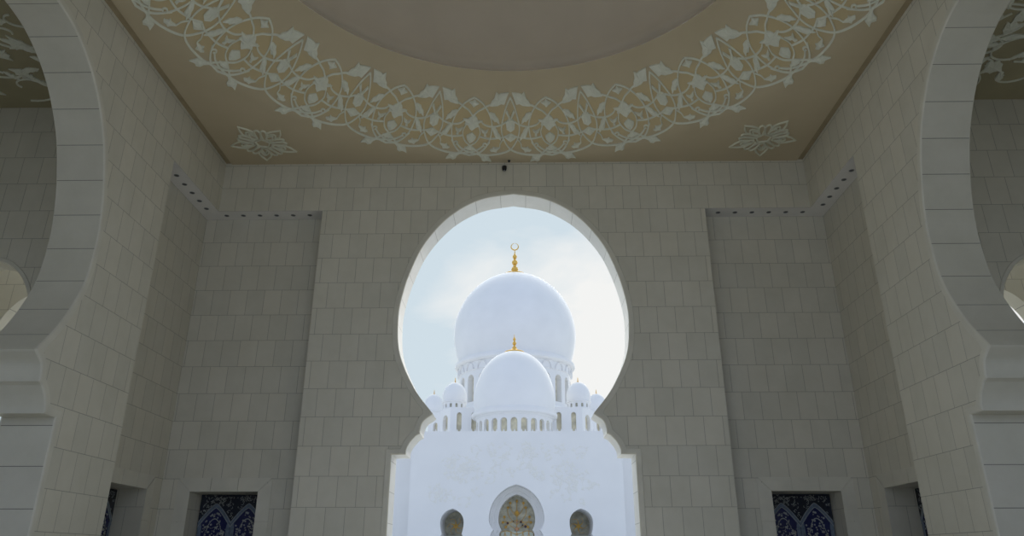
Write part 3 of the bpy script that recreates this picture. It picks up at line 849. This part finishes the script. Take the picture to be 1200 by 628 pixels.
def finial(c, s, base_r, crescent=False, parent=mosque, name='finial'):
    H = 1.0
    b = MM()
    pr_ = [(base_r*k, z*base_r) for k, z in ((1, -.14), (1.05, .05), (.97, .12), (.74, .2), (.48, .3), (.28, .43))] + [(.17*s, .62*s), (.15*s, .68*s)]
    def ball(z, r):
        return [(max(.03*s, r*sin(pi*k/6)), z - r*cos(pi*k/6)) for k in range(1, 6)]
    for z, r in ((1.0*s, .50*s), (1.62*s, .24*s), (2.08*s, .42*s), (2.58*s, .20*s), (2.98*s, .32*s), (3.35*s, .14*s)): pr_ += ball(z, r)
    pr_ += [(.08*s, 3.6*s), (.02*s, 4.1*s)]
    b.lathe(pr_, c, 20)
    f = b.build(name, M['gold'], parent, smooth=True)
    if crescent:
        m = MM(); r1 = .52*s; n = 28; secs = []
        cz = c[2]+4.1*s+r1*.9
        for k in range(n+1):
            a = pi/2 + .12 + (2*pi-.24)*k/n
            w = .02*s + .075*s*sin(pi*k/n)
            for j in range(6):
                q = j*pi/3
                secs.append((c[0]+(r1+w*cos(q))*cos(a), c[1]+.06*s*sin(q), cz+(r1+w*cos(q))*sin(a) - .0))
        fs = [(k*6+j, k*6+(j+1) % 6, (k+1)*6+(j+1) % 6, (k+1)*6+j) for k in range(n) for j in range(6)]
        m.add(secs, fs); m.build('crescent', M['gold'], f, smooth=True)
    return f

# large dome
c1 = (-1.80, 185., 0.)
drum('large_drum', c1, 14.15, 36.0, 44.9, 22, 37.2, 43.9, 2.35, 1.6, M['glass_side'], 0.)
b = MM(); b.lathe([(14.15, 44.9), (14.35, 45.0), (14.45, 46.9), (15.1, 47.1), (15.4, 47.4), (15.4, 48.0), (14.95, 48.05), (14.9, 48.4), (14.55, 48.5), (14.45, 48.9)], c1, 96)
b.build('large_cornice', M['marble'], mosque, smooth=False)
da = 2*pi/22; m0 = None
b_arc = MB()
for k in range(22):
    a0 = -pi/2 + k*da
    if sin(a0) > .35: continue
    b = MM()
    P = lambda u, v, h, a0=a0: (c1[0]+(14.42+h)*cos(a0+u/14.3), c1[1]+(14.42+h)*sin(a0+u/14.3), v)
    ribbon(b, [(-1.3*cos(pi*t/12), 45.0+1.75*sin(pi*t/12)) for t in range(13)], .22, .30, P)
    b.build('blind_arch', M['marble'], mosque)
b = MM(); b.lathe(bulb(15.9, 48.8, 14.45, 56.2, 73.4, 1.95), c1, 96); b.build('large_dome', M['marble'], mosque, smooth=True)
b = MM(); b.lathe([(15.4, FH), (15.4, 35.2), (14.9, 36.0), (14.0, 36.1)], c1, 64); b.build('drum_base', M['marble'], mosque)
finial((c1[0], c1[1], 73.2), 1.9, 3.1, True)
# front dome
c2 = (-1.24, 125., 0.)
drum('front_drum', c2, 6.45, FH, 23.75, 24, 20.3, 23.2, 1.12, .55, M['glass_side'], 0.)
b = MM(); b.lathe([(6.45, 23.7), (6.6, 23.8), (6.7, 23.95), (7.1, 24.0), (7.28, 24.15), (7.3, 24.55), (7.05, 24.6), (7.05, 24.85), (6.82, 24.9), (6.75, 25.1)], c2, 80)
b.build('front_cornice', M['marble'], mosque)
b = MM(); b.lathe(bulb(6.92, 25.0, 6.74, 26.8, 35.75, 2.02), c2, 80); b.build('front_dome', M['marble'], mosque, smooth=True)
finial((c2[0], c2[1], 35.52), .84, 1.7)
# shoulder blocks with tall windows
def tall_window(p0, p1, z0, z1, wins, block, top):
    """wall from p0 to p1 (plan), with round-headed windows at distances along it"""
    L = hypot(p1[0]-p0[0], p1[1]-p0[1]); tx, ty = (p1[0]-p0[0])/L, (p1[1]-p0[1])/L; nx, ny = -ty, tx
    put = lambda u, z, d: (p0[0]+tx*u+nx*d, p0[1]+ty*u+ny*d, z)
    edges = [0] + [(a[0]+b_[0])/2 for a, b_ in zip(wins[:-1], wins[1:])] + [L]
    for (u, w), e0, e1 in zip(wins, edges[:-1], edges[1:]):
        hole = [(u+x, z) for x, z in roundarch(w/2, z0, z1)]
        # split so that the hole is centred in its bay
        h = min(u-e0, e1-u)
        bay(block, (u-h, u+h, FH, top), hole, put, .7)
        if u-h > e0+1e-6: block.quad(put(e0, FH, 0), put(u-h, FH, 0), put(u-h, top, 0), put(e0, top, 0))
        if u+h < e1-1e-6: block.quad(put(u+h, FH, 0), put(e1, FH, 0), put(e1, top, 0), put(u+h, top, 0))
        panes.append([put(u+x, z, .62) for x, z in roundarch(w/2+.02, z0, z1)])
for s in (-1, 1):
    cx = -.95; block = MM(); panes = []
    pts = [(cx+s*1., 128.), (cx+s*11.5, 128.), (cx+s*13.6, 131.0), (cx+s*13.6, 139.), (cx+s*17.0, 141.), (cx+s*17.0, 150)]
    segs = [([(6.4, .84), (8.95, .84)], 25.75), ([(1.75, 1.7)], 25.5), (None, 0), ([(2.2, 1.0)], 26.1), (None, 0)]
    for i, (wl, wt) in enumerate(segs):
        a, b_ = pts[i], pts[i+1]
        tp = 26.6 if i < 3 else 28.0
        if wl is None: block.quad((*a, FH), (*b_, FH), (*b_, tp), (*a, tp)); continue
        if s > 0: tall_window(a, b_, 20.4, wt, wl, block, tp)
        else:
            L = hypot(b_[0]-a[0], b_[1]-a[1]); tall_window(b_, a, 20.4, wt, [(L-u, w) for u, w in reversed(wl)], block, tp)
    block.add([(x, y, 26.6) for x, y in pts[:4]] + [(cx+s*1., 139., 26.6)], [(0, 1, 2, 3, 4)])
    block.add([(cx+s*1., 139, 28.0), (cx+s*13.6, 139, 28.0), (cx+s*17., 141, 28.0), (cx+s*17, 152, 28.0), (cx+s*1., 152, 28.0)], [(0, 1, 2, 3, 4)])
    block.quad((cx+s*1., 139, 26.6), (cx+s*13.6, 139, 26.6), (cx+s*13.6, 139, 28.0), (cx+s*1., 139, 28.0))
    bo = block.build('shoulder_block', M['marble'], mosque)
    for P in panes:
        b = MM(); b.add(P, [tuple(range(len(P)))]); b.build('tall_window', M['glass_side'], bo)
    for (dx, dy, z0, Rm, top) in ((11.2, 132.3, 26.6, 2.2, 31.95), (16.75, 150.5, 28.0, 2.1, 33.7)):
        c = (cx + s*dx - (.45 if dy > 140 else 0), dy, 0)
        zd = 28.3 if dy < 140 else 29.9
        drum('turret_drum', c, Rm*.92, z0, zd-.15, 12, z0+.55, zd-.45, .42, .25, M['glass'], .5, mosque, 'turret_window')
        b = MM(); b.lathe([(Rm*.92, zd-.2), (Rm*1.02, zd-.1), (Rm*1.02, zd+.05), (Rm*.96, zd+.12)], c, 40); b.build('turret_cornice', M['marble'], mosque)
        b = MM(); b.lathe(bulb(Rm, zd+.1, Rm*.95, zd+.9, top, 2.0, 16), c, 40); b.build('turret_dome', M['marble'], mosque, smooth=True)
        finial((c[0], c[1], top-.03), .25, .3)

# ------------------------------------------------------------------ sky and light
w = bpy.data.worlds.new('sky'); SC.world = w; w.use_nodes = True
nt = w.node_tree; bg = nt.nodes['Background']
tc = N(nt, 'ShaderNodeTexCoord'); sp = N(nt, 'ShaderNodeSeparateXYZ'); nt.links.new(tc.outputs['Generated'], sp.inputs[0])
mp = N(nt, 'ShaderNodeMapping'); mp.inputs['Scale'].default_value = (1.0, 1.0, 1.9); nt.links.new(tc.outputs['Generated'], mp.inputs[0])
nz = N(nt, 'ShaderNodeTexNoise'); nz.inputs['Scale'].default_value = 4.2; nz.inputs['Detail'].default_value = 9; nz.inputs['Roughness'].default_value = .52
nz.inputs['Distortion'].default_value = .3
nt.links.new(mp.outputs[0], nz.inputs['Vector'])
# clouds glow towards the sun, low and to the right behind the mosque
vd = N(nt, 'ShaderNodeVectorMath'); vd.operation = 'DOT_PRODUCT'; nt.links.new(tc.outputs['Generated'], vd.inputs[0])
L = (.34, .92, .18); n_ = math.sqrt(sum(a*a for a in L)); vd.inputs[1].default_value = tuple(a/n_ for a in L)
glow = N(nt, 'ShaderNodeMapRange'); glow.inputs[1].default_value = .85; glow.inputs[2].default_value = 1.0; nt.links.new(vd.outputs['Value'], glow.inputs[0])
f = mathn(nt, 'ADD', nz.outputs['Fac'], mathn(nt, 'MULTIPLY', glow.outputs[0], .55))
cl = ramp(nt, f, [(.62, (.625, .73, .80)), (.90, (.90, .905, .89))])
# the open sky behind the viewer is bluer
back = N(nt, 'ShaderNodeMapRange'); back.inputs[1].default_value = .3; back.inputs[2].default_value = -.4; nt.links.new(sp.outputs[1], back.inputs[0])
col = mixc(nt, back.outputs[0], cl, (.56, .67, .87))
nt.links.new(col, bg.inputs['Color']); bg.inputs['Strength'].default_value = 1.0

sun = bpy.data.lights.new('sun', 'SUN'); so_ = bpy.data.objects.new('sun', sun); COL.objects.link(so_)
sun.energy = 2.3; sun.angle = R(60); sun.color = (1, .96, .88)
from mathutils import Vector
so_.rotation_euler = Vector((.08, .85, .56)).to_track_quat('Z', 'Y').to_euler()
# ------------------------------------------------------------------ camera
cam = bpy.data.cameras.new('camera'); co = bpy.data.objects.new('camera', cam); COL.objects.link(co)
co.location = (.2, 0, 1.6); co.rotation_euler = (pi/2 + .38037, 0, .014887)
cam.sensor_width = 36; cam.lens = 859.54/1200*36; cam.clip_end = 1000; cam.clip_start = .05
SC.camera = co
vs_ = SC.view_settings
vs_.view_transform = 'Standard'; vs_.look = 'None'; vs_.gamma = 1; vs_.use_curve_mapping = False; vs_.exposure = 0.0
